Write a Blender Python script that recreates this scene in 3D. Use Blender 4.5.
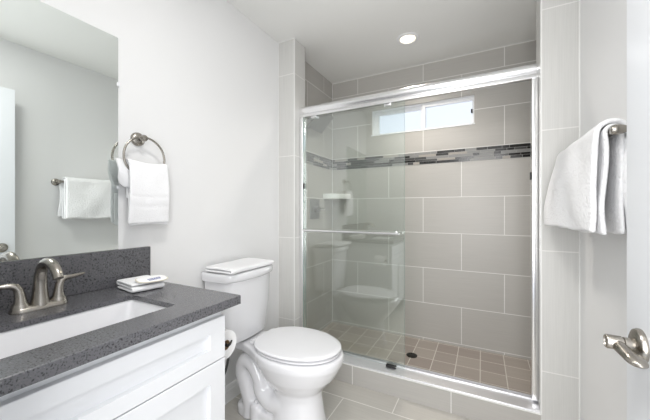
import bpy, bmesh, math, random
from mathutils import Vector, Matrix, noise

for o in list(bpy.data.objects):
    bpy.data.objects.remove(o, do_unlink=True)
S = bpy.context.scene
C = S.collection
PI = math.pi
R = math.radians

# ------------------------------------------------------------ camera, world, lights, exposure
cam_d = bpy.data.cameras.new('camera')
cam_d.sensor_width = 36
cam_d.lens = 299 / 650 * 36
cam_d.clip_start = 0.02
cam = bpy.data.objects.new('camera', cam_d)
C.objects.link(cam)
cam.location = (0, 0, 1.166)
cam.rotation_euler = (R(90), 0, R(27.7))
S.camera = cam

W = bpy.data.worlds.new('sky')
S.world = W
W.use_nodes = True
W.node_tree.nodes['Background'].inputs[0].default_value = (0.84, 0.90, 1.0, 1)
W.node_tree.nodes['Background'].inputs[1].default_value = 0.55

def area(name, loc, rot, sx, sy, power, col=(1, 1, 1)):
    d = bpy.data.lights.new(name, 'AREA')
    d.shape = 'RECTANGLE'
    d.size = sx
    d.size_y = sy
    d.energy = power
    d.color = col
    o = bpy.data.objects.new(name, d)
    o.location = loc
    o.rotation_euler = rot
    C.objects.link(o)
    return o

# added fill light behind the camera, shining in through the doorway
area('doorway_fill', (0.0, -0.5, 1.40), (R(90), 0, R(8)), 0.75, 1.9, 16, (1.0, 0.99, 0.975))
# unseen square fill light, added under the ceiling to brighten the room
area('ceiling_fill', (-0.38, 0.44, 2.42), (0, 0, 0), 0.30, 0.30, 5.5, (1.0, 0.985, 0.965))

vs = S.view_settings
vs.view_transform = 'Standard'
vs.look = 'None'
vs.exposure = 1.12
vs.gamma = 1
vs.use_curve_mapping = False

# ------------------------------------------------------------ materials
def mat(name, col, rough=0.5, metal=0.0, coat=0.0, spec=0.5):
    m = bpy.data.materials.new(name)
    m.use_nodes = True
    b = m.node_tree.nodes['Principled BSDF']
    b.inputs['Base Color'].default_value = (*col, 1)
    b.inputs['Roughness'].default_value = rough
    b.inputs['Metallic'].default_value = metal
    b.inputs['Coat Weight'].default_value = coat
    b.inputs['Coat Roughness'].default_value = 0.05
    b.inputs['Specular IOR Level'].default_value = spec
    return m

def N(m, typ, **kw):
    n = m.node_tree.nodes.new(typ)
    for k, v in kw.items():
        setattr(n, k, v)
    return n

def L(m, a, b):
    m.node_tree.links.new(a, b)

def bsdf(m):
    return m.node_tree.nodes['Principled BSDF']

def add_bump(m, scale, strength, dist=0.002, detail=2, vec=None):
    nz = N(m, 'ShaderNodeTexNoise')
    nz.inputs['Scale'].default_value = scale
    nz.inputs['Detail'].default_value = detail
    tc = N(m, 'ShaderNodeTexCoord')
    L(m, tc.outputs['Object'], nz.inputs['Vector'])
    bp = N(m, 'ShaderNodeBump')
    bp.inputs['Strength'].default_value = strength
    bp.inputs['Distance'].default_value = dist
    L(m, nz.outputs['Fac'], bp.inputs['Height'])
    L(m, bp.outputs['Normal'], bsdf(m).inputs['Normal'])

def math_node(m, op, a, b=0.0, c=None):
    n = N(m, 'ShaderNodeMath', operation=op)
    for i, v in enumerate((a, b, c)):
        if v is None:
            continue
        if isinstance(v, (int, float)):
            n.inputs[i].default_value = v
        else:
            L(m, v, n.inputs[i])
    return n.outputs[0]

def tile_mat(name, ax_u, ax_v, fu, fv, w, h, offset, col1, col2, grout, mortar=0.006, rough=0.35, streak='u', var=0.0):
    """Ceramic tile from world position. ax_u/ax_v choose axes; fu/fv shift them (fv may be a callable)."""
    m = mat(name, col1, rough)
    g = N(m, 'ShaderNodeNewGeometry')
    sp = N(m, 'ShaderNodeSeparateXYZ')
    L(m, g.outputs['Position'], sp.inputs[0])
    def axis(a):
        return sp.outputs['XYZ'.index(a)] if isinstance(a, str) else a
    if isinstance(ax_u, str):
        u = math_node(m, 'ADD', axis(ax_u), fu)
    else:
        u = ax_u
    if isinstance(ax_v, str):
        v = fv(m, axis(ax_v)) if callable(fv) else math_node(m, 'ADD', axis(ax_v), fv)
    else:
        v = ax_v
    cb = N(m, 'ShaderNodeCombineXYZ')
    for i, q in enumerate((u, v)):
        if isinstance(q, (int, float)):
            cb.inputs[i].default_value = q
        else:
            L(m, q, cb.inputs[i])
    br = N(m, 'ShaderNodeTexBrick')
    br.offset = offset
    br.offset_frequency = 2
    br.squash = 1.0
    br.inputs['Scale'].default_value = 1
    br.inputs['Brick Width'].default_value = w
    br.inputs['Row Height'].default_value = h
    br.inputs['Mortar Size'].default_value = mortar / 2
    br.inputs['Mortar Smooth'].default_value = 0.1
    br.inputs['Bias'].default_value = 0.0
    br.inputs['Color1'].default_value = (*col1, 1)
    br.inputs['Color2'].default_value = (*col2, 1)
    br.inputs['Mortar'].default_value = (*grout, 1)
    L(m, cb.outputs[0], br.inputs['Vector'])
    # fine woven streaks in the glaze
    mp = N(m, 'ShaderNodeMapping')
    mp.inputs['Scale'].default_value = {'x': (4, 90, 240), 'z': (240, 240, 4), 'y': (90, 4, 240)}[streak]
    L(m, g.outputs['Position'], mp.inputs['Vector'])
    nz = N(m, 'ShaderNodeTexNoise')
    nz.inputs['Scale'].default_value = 1.0
    nz.inputs['Detail'].default_value = 3
    L(m, mp.outputs[0], nz.inputs['Vector'])
    mr = N(m, 'ShaderNodeMapRange')
    mr.inputs['From Min'].default_value = 0.3
    mr.inputs['From Max'].default_value = 0.7
    mr.inputs['To Min'].default_value = 0.955
    mr.inputs['To Max'].default_value = 1.04
    L(m, nz.outputs['Fac'], mr.inputs['Value'])
    mx = N(m, 'ShaderNodeMix', data_type='RGBA', blend_type='MULTIPLY')
    mx.inputs['Factor'].default_value = 1.0
    L(m, br.outputs['Color'], mx.inputs['A'])
    L(m, mr.outputs['Result'], mx.inputs['B'])
    L(m, mx.outputs['Result'], bsdf(m).inputs['Base Color'])
    bp = N(m, 'ShaderNodeBump')
    bp.inputs['Strength'].default_value = 0.35
    bp.inputs['Distance'].default_value = 0.002
    inv = math_node(m, 'SUBTRACT', 1.0, br.outputs['Fac'])
    L(m, inv, bp.inputs['Height'])
    L(m, bp.outputs['Normal'], bsdf(m).inputs['Normal'])
    return m

WHITE = mat('white_wall_paint', (0.80, 0.80, 0.80), 0.55)
add_bump(WHITE, 180, 0.06, 0.001)
CEIL = mat('ceiling_paint', (0.82, 0.82, 0.80), 0.6)
TRIMW = mat('trim_paint', (0.84, 0.84, 0.84), 0.35)
DOORW = mat('door_paint', (0.80, 0.82, 0.85), 0.38)
CABW = mat('cabinet_paint', (0.77, 0.78, 0.80), 0.32)
PORC = mat('porcelain', (0.81, 0.81, 0.83), 0.12, coat=0.5)
SEATW = mat('toilet_seat_plastic', (0.80, 0.80, 0.82), 0.2)
TOWEL = mat('white_terry', (0.88, 0.88, 0.89), 0.95, spec=0.1)
add_bump(TOWEL, 210, 0.6, 0.005, 3)
TERRY = mat('white_bath_terry', (0.88, 0.88, 0.89), 0.95, spec=0.1)
add_bump(TERRY, 120, 0.9, 0.006, 3)
NICKEL = mat('brushed_nickel', (0.38, 0.355, 0.32), 0.27, 1.0)
STEEL = mat('grey_brushed_steel', (0.30, 0.30, 0.30), 0.42, 0.9)
CHROME = mat('bright_aluminium', (0.90, 0.90, 0.91), 0.2, 1.0)
ALU = mat('satin_aluminium', (0.76, 0.76, 0.78), 0.38, 0.85)
SATIN = mat('satin_chrome', (0.70, 0.70, 0.70), 0.22, 1.0)
BLACK = mat('black_rubber', (0.012, 0.012, 0.012), 0.5)
DARKMET = mat('dark_bronze_metal', (0.03, 0.028, 0.025), 0.4, 0.6)
CARD = mat('cardboard', (0.32, 0.21, 0.12), 0.8)
PAPER = mat('tissue_paper', (0.88, 0.88, 0.88), 0.9)
CREAM = mat('cream_paper', (0.70, 0.66, 0.55), 0.7)
INK = mat('blue_ink', (0.16, 0.18, 0.36), 0.7)
VINYL = mat('white_vinyl', (0.85, 0.86, 0.88), 0.3)
CAULK = mat('white_caulk', (0.78, 0.78, 0.76), 0.5)
SHELFM = mat('white_ceramic_shelf', (0.86, 0.86, 0.85), 0.2)
HOSE = mat('dark_braided_hose', (0.05, 0.05, 0.05), 0.45, 0.3)

GREY1, GREY2, GROUT = (0.47, 0.455, 0.43), (0.445, 0.43, 0.405), (0.74, 0.73, 0.71)
def split_v(m, z):
    hi = math_node(m, 'GREATER_THAN', z, 1.625)
    sh = math_node(m, 'MULTIPLY_ADD', hi, -0.095, -0.055)
    return math_node(m, 'ADD', z, sh)
TILE_BACK = tile_mat('back_wall_tile', 'X', 'Z', 0.455, split_v, 0.61, 0.305, 0.5, GREY1, GREY2, GROUT, streak='x')
TILE_SIDE = tile_mat('side_wall_tile', 'Y', 'Z', -2.527 + 6.1, split_v, 0.61, 0.305, 0.5, GREY1, GREY2, GROUT, streak='y')
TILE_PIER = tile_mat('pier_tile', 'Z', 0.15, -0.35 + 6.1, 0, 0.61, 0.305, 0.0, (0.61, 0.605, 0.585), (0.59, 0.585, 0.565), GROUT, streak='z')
TILE_CURB = tile_mat('curb_tile', 'X', 0.15, 0.767 + 6.1, 0, 0.61, 0.305, 0.0, GREY1, GREY2, GROUT, streak='x')
TILE_FLOOR = tile_mat('floor_tile', 'X', 'Y', 0.761 + 6.1, -1.697 + 0.61 * 10, 0.61, 0.305, 0.5, (0.52, 0.50, 0.46), (0.50, 0.48, 0.44), (0.76, 0.74, 0.70), streak='x', rough=0.4)
TILE_PAN = tile_mat('shower_floor_tile', 'X', 'Y', 0.485 + 1.58, -2.22 + 1.58, 0.158, 0.158, 0.0, (0.34, 0.29, 0.26), (0.42, 0.375, 0.335), (0.68, 0.65, 0.60), streak='x', rough=0.45)

def quartz():
    m = mat('grey_quartz', (0.13, 0.13, 0.138), 0.25)
    tc = N(m, 'ShaderNodeTexCoord')
    v = N(m, 'ShaderNodeTexVoronoi')
    v.inputs['Scale'].default_value = 230
    L(m, tc.outputs['Object'], v.inputs['Vector'])
    n = N(m, 'ShaderNodeTexNoise')
    n.inputs['Scale'].default_value = 210
    n.inputs['Detail'].default_value = 2
    L(m, tc.outputs['Object'], n.inputs['Vector'])
    r = N(m, 'ShaderNodeValToRGB')
    e = r.color_ramp.elements
    e[0].position = 0.34
    e[0].color = (0.03, 0.03, 0.034, 1)
    e[1].position = 0.45
    e[1].color = (0.118, 0.117, 0.126, 1)
    x = e.new(0.64)
    x.color = (0.124, 0.124, 0.134, 1)
    x = e.new(0.74)
    x.color = (0.21, 0.21, 0.22, 1)
    L(m, n.outputs['Fac'], r.inputs[0])
    L(m, r.outputs[0], bsdf(m).inputs['Base Color'])
    return m
QUARTZ = quartz()

def thin_glass(name, tint, refl=1.0):
    """Clear pane: reflects by Fresnel on the outside of each face, lets the rest through with a tint."""
    m = bpy.data.materials.new(name)
    m.use_nodes = True
    nt = m.node_tree
    nt.nodes.clear()
    out = nt.nodes.new('ShaderNodeOutputMaterial')
    mix = nt.nodes.new('ShaderNodeMixShader')
    tr = nt.nodes.new('ShaderNodeBsdfTransparent')
    tr.inputs[0].default_value = (*tint, 1)
    gl = nt.nodes.new('ShaderNodeBsdfGlossy')
    gl.inputs['Roughness'].default_value = 0.0
    gl.inputs['Color'].default_value = (1, 1, 1, 1)
    fr = nt.nodes.new('ShaderNodeFresnel')
    fr.inputs['IOR'].default_value = 1.52
    ge = nt.nodes.new('ShaderNodeNewGeometry')
    sub = nt.nodes.new('ShaderNodeMath')
    sub.operation = 'SUBTRACT'
    sub.inputs[0].default_value = 1.0
    nt.links.new(ge.outputs['Backfacing'], sub.inputs[1])
    mul = nt.nodes.new('ShaderNodeMath')
    mul.operation = 'MULTIPLY'
    nt.links.new(fr.outputs[0], mul.inputs[0])
    nt.links.new(sub.outputs[0], mul.inputs[1])
    mu2 = nt.nodes.new('ShaderNodeMath')
    mu2.operation = 'MULTIPLY'
    mu2.inputs[1].default_value = refl
    nt.links.new(mul.outputs[0], mu2.inputs[0])
    nt.links.new(mu2.outputs[0], mix.inputs[0])
    nt.links.new(tr.outputs[0], mix.inputs[1])
    nt.links.new(gl.outputs[0], mix.inputs[2])
    nt.links.new(mix.outputs[0], out.inputs[0])
    return m
GLASS = thin_glass('shower_glass', (0.972, 0.990, 0.981), 3.2)
GLASSEDGE = mat('glass_edge_green', (0.25, 0.40, 0.36), 0.15)
WGLASS = thin_glass('window_glass', (0.97, 0.98, 0.99), 1.0)

MIRROR = mat('silvered_mirror', (0.84, 0.88, 0.86), 0.0, 1.0)

def emit(name, col, s):
    m = mat(name, col, 0.5)
    bsdf(m).inputs['Emission Color'].default_value = (*col, 1)
    bsdf(m).inputs['Emission Strength'].default_value = s
    return m
LENS = emit('lamp_lens', (1.0, 0.90, 0.72), 1.2)

# ------------------------------------------------------------ mesh helpers
def box(bm, x0, x1, y0, y1, z0, z1, mi=0):
    v = [bm.verts.new(p) for p in ((x0, y0, z0), (x1, y0, z0), (x1, y1, z0), (x0, y1, z0),
                                   (x0, y0, z1), (x1, y0, z1), (x1, y1, z1), (x0, y1, z1))]
    fs = []
    for q in ((3, 2, 1, 0), (4, 5, 6, 7), (0, 1, 5, 4), (1, 2, 6, 5), (2, 3, 7, 6), (3, 0, 4, 7)):
        f = bm.faces.new([v[i] for i in q])
        f.material_index = mi
        fs.append(f)
    return v, fs

def bevel(bm, w, seg=2):
    bmesh.ops.bevel(bm, geom=list(bm.edges), offset=w, segments=seg, profile=0.6, affect='EDGES', clamp_overlap=True)

def loft(bm, rings, cap0=True, cap1=True, mi=0):
    vr = [[bm.verts.new(p) for p in r] for r in rings]
    n = len(vr[0])
    for a, b in zip(vr, vr[1:]):
        for i in range(n):
            f = bm.faces.new((a[i], a[(i + 1) % n], b[(i + 1) % n], b[i]))
            f.material_index = mi
    if cap0:
        bm.faces.new(list(reversed(vr[0]))).material_index = mi
    if cap1:
        bm.faces.new(vr[-1]).material_index = mi
    return vr

def tube(bm, pts, rad, n=16, sq=1.0, up=None, closed=False, mi=0):
    """Sweep a circle (or ellipse: sq scales the second axis) along pts; rad may be a list."""
    pts = [Vector(p) for p in pts]
    if not isinstance(rad, (list, tuple)):
        rad = [rad] * len(pts)
    rings = []
    ref = Vector(up) if up else None
    prev = None
    for i, p in enumerate(pts):
        if closed:
            t = (pts[(i + 1) % len(pts)] - pts[i - 1]).normalized()
        else:
            t = (pts[min(i + 1, len(pts) - 1)] - pts[max(i - 1, 0)]).normalized()
        if ref is not None:
            a = ref - t * ref.dot(t)
        elif prev is None:
            a = Vector((0, 0, 1)) if abs(t.z) < 0.9 else Vector((1, 0, 0))
            a = a - t * a.dot(t)
        else:
            a = prev - t * prev.dot(t)
        a.normalize()
        prev = a
        b = t.cross(a)
        r = rad[i]
        rings.append([p + a * (r * math.cos(2 * PI * k / n)) + b * (r * sq * math.sin(2 * PI * k / n)) for k in range(n)])
    if closed:
        rings.append(rings[0])
        vr = [[bm.verts.new(p) for p in q] for q in rings[:-1]]
        m = len(vr)
        for i in range(m):
            A, B = vr[i], vr[(i + 1) % m]
            for k in range(n):
                bm.faces.new((A[k], A[(k + 1) % n], B[(k + 1) % n], B[k])).material_index = mi
    else:
        loft(bm, rings, mi=mi)

def spline(ctrl, n=24):
    """Catmull-Rom through control tuples of any dimension."""
    P = [tuple(c) for c in ctrl]
    P = [P[0]] + P + [P[-1]]
    out = []
    segs = len(P) - 3
    for i in range(segs):
        p0, p1, p2, p3 = P[i:i + 4]
        k = max(2, n // segs)
        for j in range(k):
            t = j / k
            out.append(tuple(0.5 * (2 * b + (c - a) * t + (2 * a - 5 * b + 4 * c - d) * t * t + (3 * b - a - 3 * c + d) * t ** 3)
                             for a, b, c, d in zip(p0, p1, p2, p3)))
    out.append(P[-2])
    return out

def lathe(bm, prof, origin, axis, n=32, mi=0):
    """prof: (radius, distance along axis)."""
    ax = Vector(axis).normalized()
    a = Vector((0, 0, 1)) if abs(ax.z) < 0.9 else Vector((1, 0, 0))
    a = (a - ax * a.dot(ax)).normalized()
    b = ax.cross(a)
    o = Vector(origin)
    rings = [[o + ax * h + (a * math.cos(2 * PI * k / n) + b * math.sin(2 * PI * k / n)) * max(r, 1e-4) for k in range(n)] for r, h in prof]
    loft(bm, rings, mi=mi)

def build(name, bm, m, parent=None, smooth=True, angle=35, recalc=True):
    if recalc:
        bmesh.ops.recalc_face_normals(bm, faces=list(bm.faces))
    me = bpy.data.meshes.new(name)
    bm.to_mesh(me)
    bm.free()
    for q in (m if isinstance(m, (list, tuple)) else [m]):
        me.materials.append(q)
    o = bpy.data.objects.new(name, me)
    C.objects.link(o)
    if smooth:
        me.shade_smooth()
        try:
            me.set_sharp_from_angle(angle=R(angle))
        except Exception:
            pass
    if parent:
        o.parent = parent
        p = parent
        off = Vector((0, 0, 0))
        while p:
            off += p.location
            p = p.parent
        o.data.transform(Matrix.Translation(-off))
    return o

def recentre(o, loc):
    """Put the origin of a top-level mesh at loc."""
    o.data.transform(Matrix.Translation(-Vector(loc)))
    o.location = loc
    return o

def tag(o, label, cat, group=None, kind=None):
    o['label'] = label
    o['category'] = cat
    if group:
        o['group'] = group
    if kind:
        o['kind'] = kind
    return o

def thing(name, label, cat, loc, group=None):
    o = bpy.data.objects.new(name, None)
    o.empty_display_size = 0.05
    o.location = loc
    C.objects.link(o)
    return tag(o, label, cat, group)

def struct(name, bm, m, label=None, cat=None, parent=None, smooth=False):
    o = build(name, bm, m, parent, smooth=smooth)
    if not parent:
        o['kind'] = 'structure'
        if label:
            tag(o, label, cat)
    return o

def simple_box(name, dims, m, parent=None, bev=0.0, seg=2):
    bm = bmesh.new()
    box(bm, *dims)
    if bev:
        bevel(bm, bev, seg)
    return build(name, bm, m, parent, smooth=bev > 0)

# ------------------------------------------------------------ room shell
XL, XR = -1.375, 0.42          # side walls
YF, YS, YB = 0.06, 1.854, 2.711  # wall behind, shower front, shower back
ZC = 2.44
PIER_L, PIER_R = -1.229, 0.265
CURB = 0.128
SX0, SX1 = -1.339, 0.405       # tiled faces inside the shower
PAN = 0.035

bm = bmesh.new(); box(bm, XL - 0.1, XR + 0.1, -0.2, YS + 0.01, -0.1, 0)
struct('floor', bm, TILE_FLOOR, 'beige grey rectangular floor tiles with pale grout in front of the shower', 'floor')
bm = bmesh.new(); box(bm, SX0 - 0.02, SX1 + 0.02, YS + 0.12, YB + 0.02, -0.05, PAN)
struct('floor_shower', bm, TILE_PAN, 'brownish square floor tiles inside the shower', 'floor')
bm = bmesh.new(); box(bm, XL - 0.1, XR + 0.1, -0.06, YB + 0.2, ZC, ZC + 0.1)
struct('ceiling', bm, CEIL, 'plain white painted ceiling over room and shower', 'ceiling')
bm = bmesh.new(); box(bm, XL - 0.1, XL, -0.06, YB + 0.2, -0.05, ZC)
struct('wall_left', bm, WHITE, 'white painted wall behind mirror and toilet', 'wall')
bm = bmesh.new(); box(bm, XR, XR + 0.1, -0.06, YB + 0.2, -0.05, ZC)
struct('wall_right', bm, WHITE, 'white painted wall carrying the towel bar', 'wall')
# wall behind the camera with its doorway
bm = bmesh.new()
box(bm, XL, -0.50, -0.06, YF, -0.05, ZC)
box(bm, 0.31, XR, -0.06, YF, -0.05, ZC)
box(bm, -0.50, 0.31, -0.06, YF, 2.07, ZC)
struct('wall_front', bm, WHITE)
# tiled shower walls
bm = bmesh.new()
WX0, WX1, WZ0, WZ1 = -0.925, -0.055, 1.868, 2.105
box(bm, XL, WX0, YB, YB + 0.13, -0.05, ZC)
box(bm, WX1, XR, YB, YB + 0.13, -0.05, ZC)
box(bm, WX0, WX1, YB, YB + 0.13, -0.05, WZ0)
box(bm, WX0, WX1, YB, YB + 0.13, WZ1, ZC)
struct('wall_back', bm, TILE_BACK, 'grey tiled back wall of the shower with a high window', 'wall')
bm = bmesh.new(); box(bm, XL, SX0, YS + 0.14, YB, -0.05, ZC)
struct('wall_shower_left', bm, TILE_SIDE, 'grey tiled left wall of the shower with the valve', 'wall')
bm = bmesh.new(); box(bm, SX1, XR, YS + 0.14, YB, -0.05, ZC)
struct('wall_shower_right', bm, TILE_SIDE)
bm = bmesh.new(); box(bm, XL, PIER_L, YS, YS + 0.15, 0, ZC)
struct('wall_stub_left', bm, TILE_PIER, 'narrow tiled pier left of the shower door', 'wall')
bm = bmesh.new(); box(bm, PIER_R, XR, YS, YS + 0.15, 0, ZC)
struct('wall_stub_right', bm, TILE_PIER, 'narrow tiled pier right of the shower door below the towel', 'wall')
bm = bmesh.new(); box(bm, PIER_L, PIER_R, YS, YS + 0.14, 0, CURB)
struct('trim_curb', bm, TILE_CURB, 'grey tiled curb under the shower door', 'shower curb')

# pale edge strips at the corners of the tiled piers and shower
def strip(name, dims):
    bm = bmesh.new(); box(bm, *dims)
    return struct(name, bm, CAULK)
strip('trim_1', (PIER_L - 0.005, PIER_L + 0.0015, YS - 0.0015, YS + 0.006, CURB, ZC))
strip('trim_2', (PIER_R - 0.0015, PIER_R + 0.005, YS - 0.0015, YS + 0.006, CURB, ZC))
strip('trim_3', (XL, XL + 0.005, YS - 0.003, YS, 0.1, ZC))
strip('trim_4', (XR - 0.005, XR, YS - 0.003, YS, 0, ZC))
strip('trim_5', (SX0, SX0 + 0.004, YB - 0.004, YB, PAN, ZC))
strip('trim_6', (PIER_L, PIER_R, YS - 0.002, YS + 0.004, CURB - 0.004, CURB + 0.0015))
strip('trim_7', (XL, PIER_L + 0.001, YS - 0.004, YS, ZC - 0.005, ZC))
strip('trim_8', (SX0, SX1, YB - 0.004, YB, ZC - 0.005, ZC))

# mosaic band of thin glass and stone strips
rnd = random.Random(7)
MOS = [mat('mosaic_black', (0.022, 0.022, 0.022), 0.12), mat('mosaic_charcoal', (0.085, 0.085, 0.085), 0.15),
       mat('mosaic_mid_grey', (0.24, 0.24, 0.235), 0.3), mat('mosaic_taupe', (0.36, 0.33, 0.30), 0.35),
       mat('mosaic_pale', (0.62, 0.61, 0.58), 0.3)]
def mosaic(name, a0, a1, put, label):
    bm = bmesh.new()
    rows = [0.022, 0.018, 0.023, 0.019, 0.023]
    z = 1.567
    for h in rows:
        a = a0 - rnd.random() * 0.1
        while a < a1:
            l = rnd.choice((0.05, 0.08, 0.1, 0.14, 0.18))
            p, q = max(a, a0), min(a + l - 0.002, a1)
            if q - p > 0.003:
                put(bm, p, q, z, z + h - 0.002, rnd.choice((0, 0, 0, 1, 1, 1, 2, 2, 3)))
            a += l
        z += h
    return struct(name, bm, MOS, label, 'mosaic band')
mosaic('trim_mosaic_back', SX0 + 0.005, SX1 - 0.002, lambda b, p, q, z0, z1, m: box(b, p, q, YB - 0.003, YB + 0.002, z0, z1, m), 'dark and pale mosaic band along the back wall of the shower')
mosaic('trim_mosaic_left', YS + 0.152, YB - 0.006, lambda b, p, q, z0, z1, m: box(b, SX0 - 0.002, SX0 + 0.003, p, q, z0, z1, m), 'dark and pale mosaic band along the left wall of the shower')

# baseboards
def base_profile(bm, p0, p1, out):
    """Extrude a moulded profile (height 0.1) from p0 to p1; out is the direction away from the wall."""
    prof = [(0, 0), (0.015, 0), (0.015, 0.068), (0.011, 0.078), (0.011, 0.084), (0.006, 0.096), (0, 0.1)]
    o = Vector(out)
    loft(bm, [[Vector(p) + o * a + Vector((0, 0, h)) for a, h in prof] for p in (p0, p1)])
bm = bmesh.new(); base_profile(bm, (XL, 0.80, 0), (XL, YS, 0), (1, 0, 0))
struct('baseboard_left', bm, TRIMW, 'white moulded baseboard behind the toilet', 'baseboard')
bm = bmesh.new(); base_profile(bm, (XR, YF, 0), (XR, YS, 0), (-1, 0, 0))
struct('baseboard_right', bm, TRIMW)

# window in the back wall: vinyl slider set in the opening
wn = bpy.data.objects.new('window_1', None)
wn.location = ((WX0 + WX1) / 2, YB + 0.06, WZ0)
C.objects.link(wn)
wn['kind'] = 'structure'
tag(wn, 'small high white framed sliding window in the shower', 'window')
bm = bmesh.new()
def frame_bars(bm, x0, x1, z0, z1, y0, y1, w, wz=None):
    wz = wz or w
    box(bm, x0, x0 + w, y0, y1, z0, z1)
    box(bm, x1 - w, x1, y0, y1, z0, z1)
    box(bm, x0 + w, x1 - w, y0, y1, z0, z0 + wz)
    box(bm, x0 + w, x1 - w, y0, y1, z1 - wz, z1)
frame_bars(bm, WX0, WX1, WZ0, WZ1, YB + 0.02, YB + 0.125, 0.007)
box(bm, WX0 - 0.004, WX1 + 0.004, YB - 0.004, YB + 0.125, WZ0 - 0.006, WZ0 + 0.004)
build('window_frame', bm, VINYL, wn, smooth=False)
xm = -0.455
def sash_bars(bm, x0, x1, z0, z1, y0, y1, wl, wr, wb, wt):
    box(bm, x0, x0 + wl, y0, y1, z0, z1)
    box(bm, x1 - wr, x1, y0, y1, z0, z1)
    box(bm, x0 + wl, x1 - wr, y0, y1, z0, z0 + wb)
    box(bm, x0 + wl, x1 - wr, y0, y1, z1 - wt, z1)
bm = bmesh.new(); sash_bars(bm, WX0 + 0.0075, xm + 0.012, WZ0 + 0.0075, WZ1 - 0.0075, YB + 0.065, YB + 0.095, 0.045, 0.04, 0.016, 0.03)
s1 = build('sash', bm, VINYL, wn, smooth=False)
bm = bmesh.new(); box(bm, WX0 + 0.053, xm - 0.0285, YB + 0.078, YB + 0.082, WZ0 + 0.024, WZ1 - 0.038)
build('pane', bm, WGLASS, s1, smooth=False)
bm = bmesh.new(); sash_bars(bm, xm - 0.012, WX1 - 0.0075, WZ0 + 0.0075, WZ1 - 0.0075, YB + 0.03, YB + 0.06, 0.024, 0.008, 0.006, 0.026)
s2 = build('sash', bm, VINYL, wn, smooth=False)
bm = bmesh.new(); box(bm, xm + 0.0125, WX1 - 0.016, YB + 0.043, YB + 0.047, WZ0 + 0.014, WZ1 - 0.034)
build('pane', bm, WGLASS, s2, smooth=False)
bm = bmesh.new(); box(bm, WX1 - 0.026, WX1 - 0.013, YB + 0.020, YB + 0.030, 1.962, 1.996); bevel(bm, 0.003)
lt = build('latch', bm, BLACK, s2)
lt['label'] = 'black window latch'

# ------------------------------------------------------------ door, open along the right wall
dr = bpy.data.objects.new('door_1', None)
dr.location = (0.293, 0.127, 0.0)
C.objects.link(dr)
dr['kind'] = 'structure'
tag(dr, 'white flat door standing open at the right edge', 'door')
DX0, DX1 = 0.278, 0.313
bm = bmesh.new(); box(bm, DX0, DX1, 0.127, 0.880, 0.01, 2.04); bevel(bm, 0.002, 2)
build('door_panel', bm, DOORW, dr)
bm = bmesh.new(); box(bm, DX0 + 0.006, DX1 - 0.006, 0.8795, 0.8815, 0.86, 0.93)
build('latch_plate', bm, SATIN, dr, smooth=False)
HY, HZ = 0.810, 0.898
def lever(face_x, sgn):
    s = sgn
    bm = bmesh.new()
    lathe(bm, [(0.0, 0), (0.033, 0.0), (0.0335, 0.004), (0.031, 0.009), (0.024, 0.0125), (0.0, 0.013)], (face_x, HY, HZ), (s, 0, 0), 40)
    h = build('door_handle', bm, NICKEL, dr)
    h['label'] = 'brushed nickel lever handle'
    bm = bmesh.new()
    lathe(bm, [(0.0125, 0.010), (0.0125, 0.026), (0.0105, 0.027), (0.0105, 0.029), (0.0135, 0.030), (0.0140, 0.052), (0.0128, 0.054), (0.0115, 0.054), (0.0105, 0.0515), (0.0, 0.0515)], (face_x, HY, HZ), (s, 0, 0), 32)
    build('neck', bm, NICKEL, h)
    bm = bmesh.new()
    # flat paddle, deeper than thick, running from the neck back towards the hinge
    k = 16
    rings = []
    for i in range(k + 1):
        t = i / k
        y = HY + 0.004 - 0.088 * t
        e = math.sqrt(max(0.02, 1 - max(0.0, (t - 0.7) / 0.3) ** 2))
        hh = (0.0120 - 0.0035 * t) * e
        ww = (0.0100 + 0.0065 * t) * e
        x = face_x + s * (0.0375 - 0.011 * t)
        z = HZ - 0.003 - 0.006 * t
        rings.append([(x + ww * math.cos(2 * PI * q / 24), y, z + hh * math.sin(2 * PI * q / 24)) for q in range(24)])
    loft(bm, rings)
    build('lever', bm, NICKEL, h)
lever(DX0, -1)
lever(DX1, 1)

# ------------------------------------------------------------ vanity
vc = thing('vanity_cabinet', 'white shaker vanity cabinet under the grey countertop', 'cabinet', (-1.10, 0.45, 0.0))
FX = -0.850      # cabinet box front
VY0, VY1 = 0.085, 0.797
bm = bmesh.new()
box(bm, XL + 0.003, FX, VY0, VY1, 0.10, 0.60)
box(bm, FX - 0.02, FX, VY0, VY1, 0.60, 0.812)          # rail behind the drawer front
box(bm, XL + 0.003, FX - 0.02, VY0, VY0 + 0.018, 0.60, 0.812)
box(bm, XL + 0.003, FX - 0.02, VY1 - 0.018, VY1, 0.60, 0.812)
build('cabinet_body', bm, CABW, vc, smooth=False)
bm = bmesh.new(); box(bm, XL + 0.003, FX - 0.06, VY0 + 0.01, VY1 - 0.01, 0.001, 0.10)
build('toe_kick', bm, CABW, vc, smooth=False)
def shaker(name, y0, y1, z0, z1, stile, rail):
    bm = bmesh.new()
    x0, x1 = FX + 0.0005, FX + 0.020
    # frame with a stepped recessed panel, bevelled inner edge
    def rect(x, d, e):
        return [(x, y0 + d, z0 + e), (x, y1 - d, z0 + e), (x, y1 - d, z1 - e), (x, y0 + d, z1 - e)]
    rings = [rect(x0, 0, 0), rect(x1 - 0.0015, 0, 0), rect(x1, 0.0015, 0.0015), rect(x1, stile, rail), rect(x1 - 0.0160, stile + 0.0012, rail + 0.0012)]
    loft(bm, rings)
    return build(name, bm, CABW, vc, smooth=False)
shaker('drawer_front', VY0 + 0.003, VY1, 0.633, 0.783, 0.066, 0.047)
shaker('cabinet_door', VY0 + 0.003, 0.4215, 0.115, 0.629, 0.066, 0.066)
shaker('cabinet_door', 0.4245, VY1, 0.115, 0.629, 0.066, 0.066)

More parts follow.
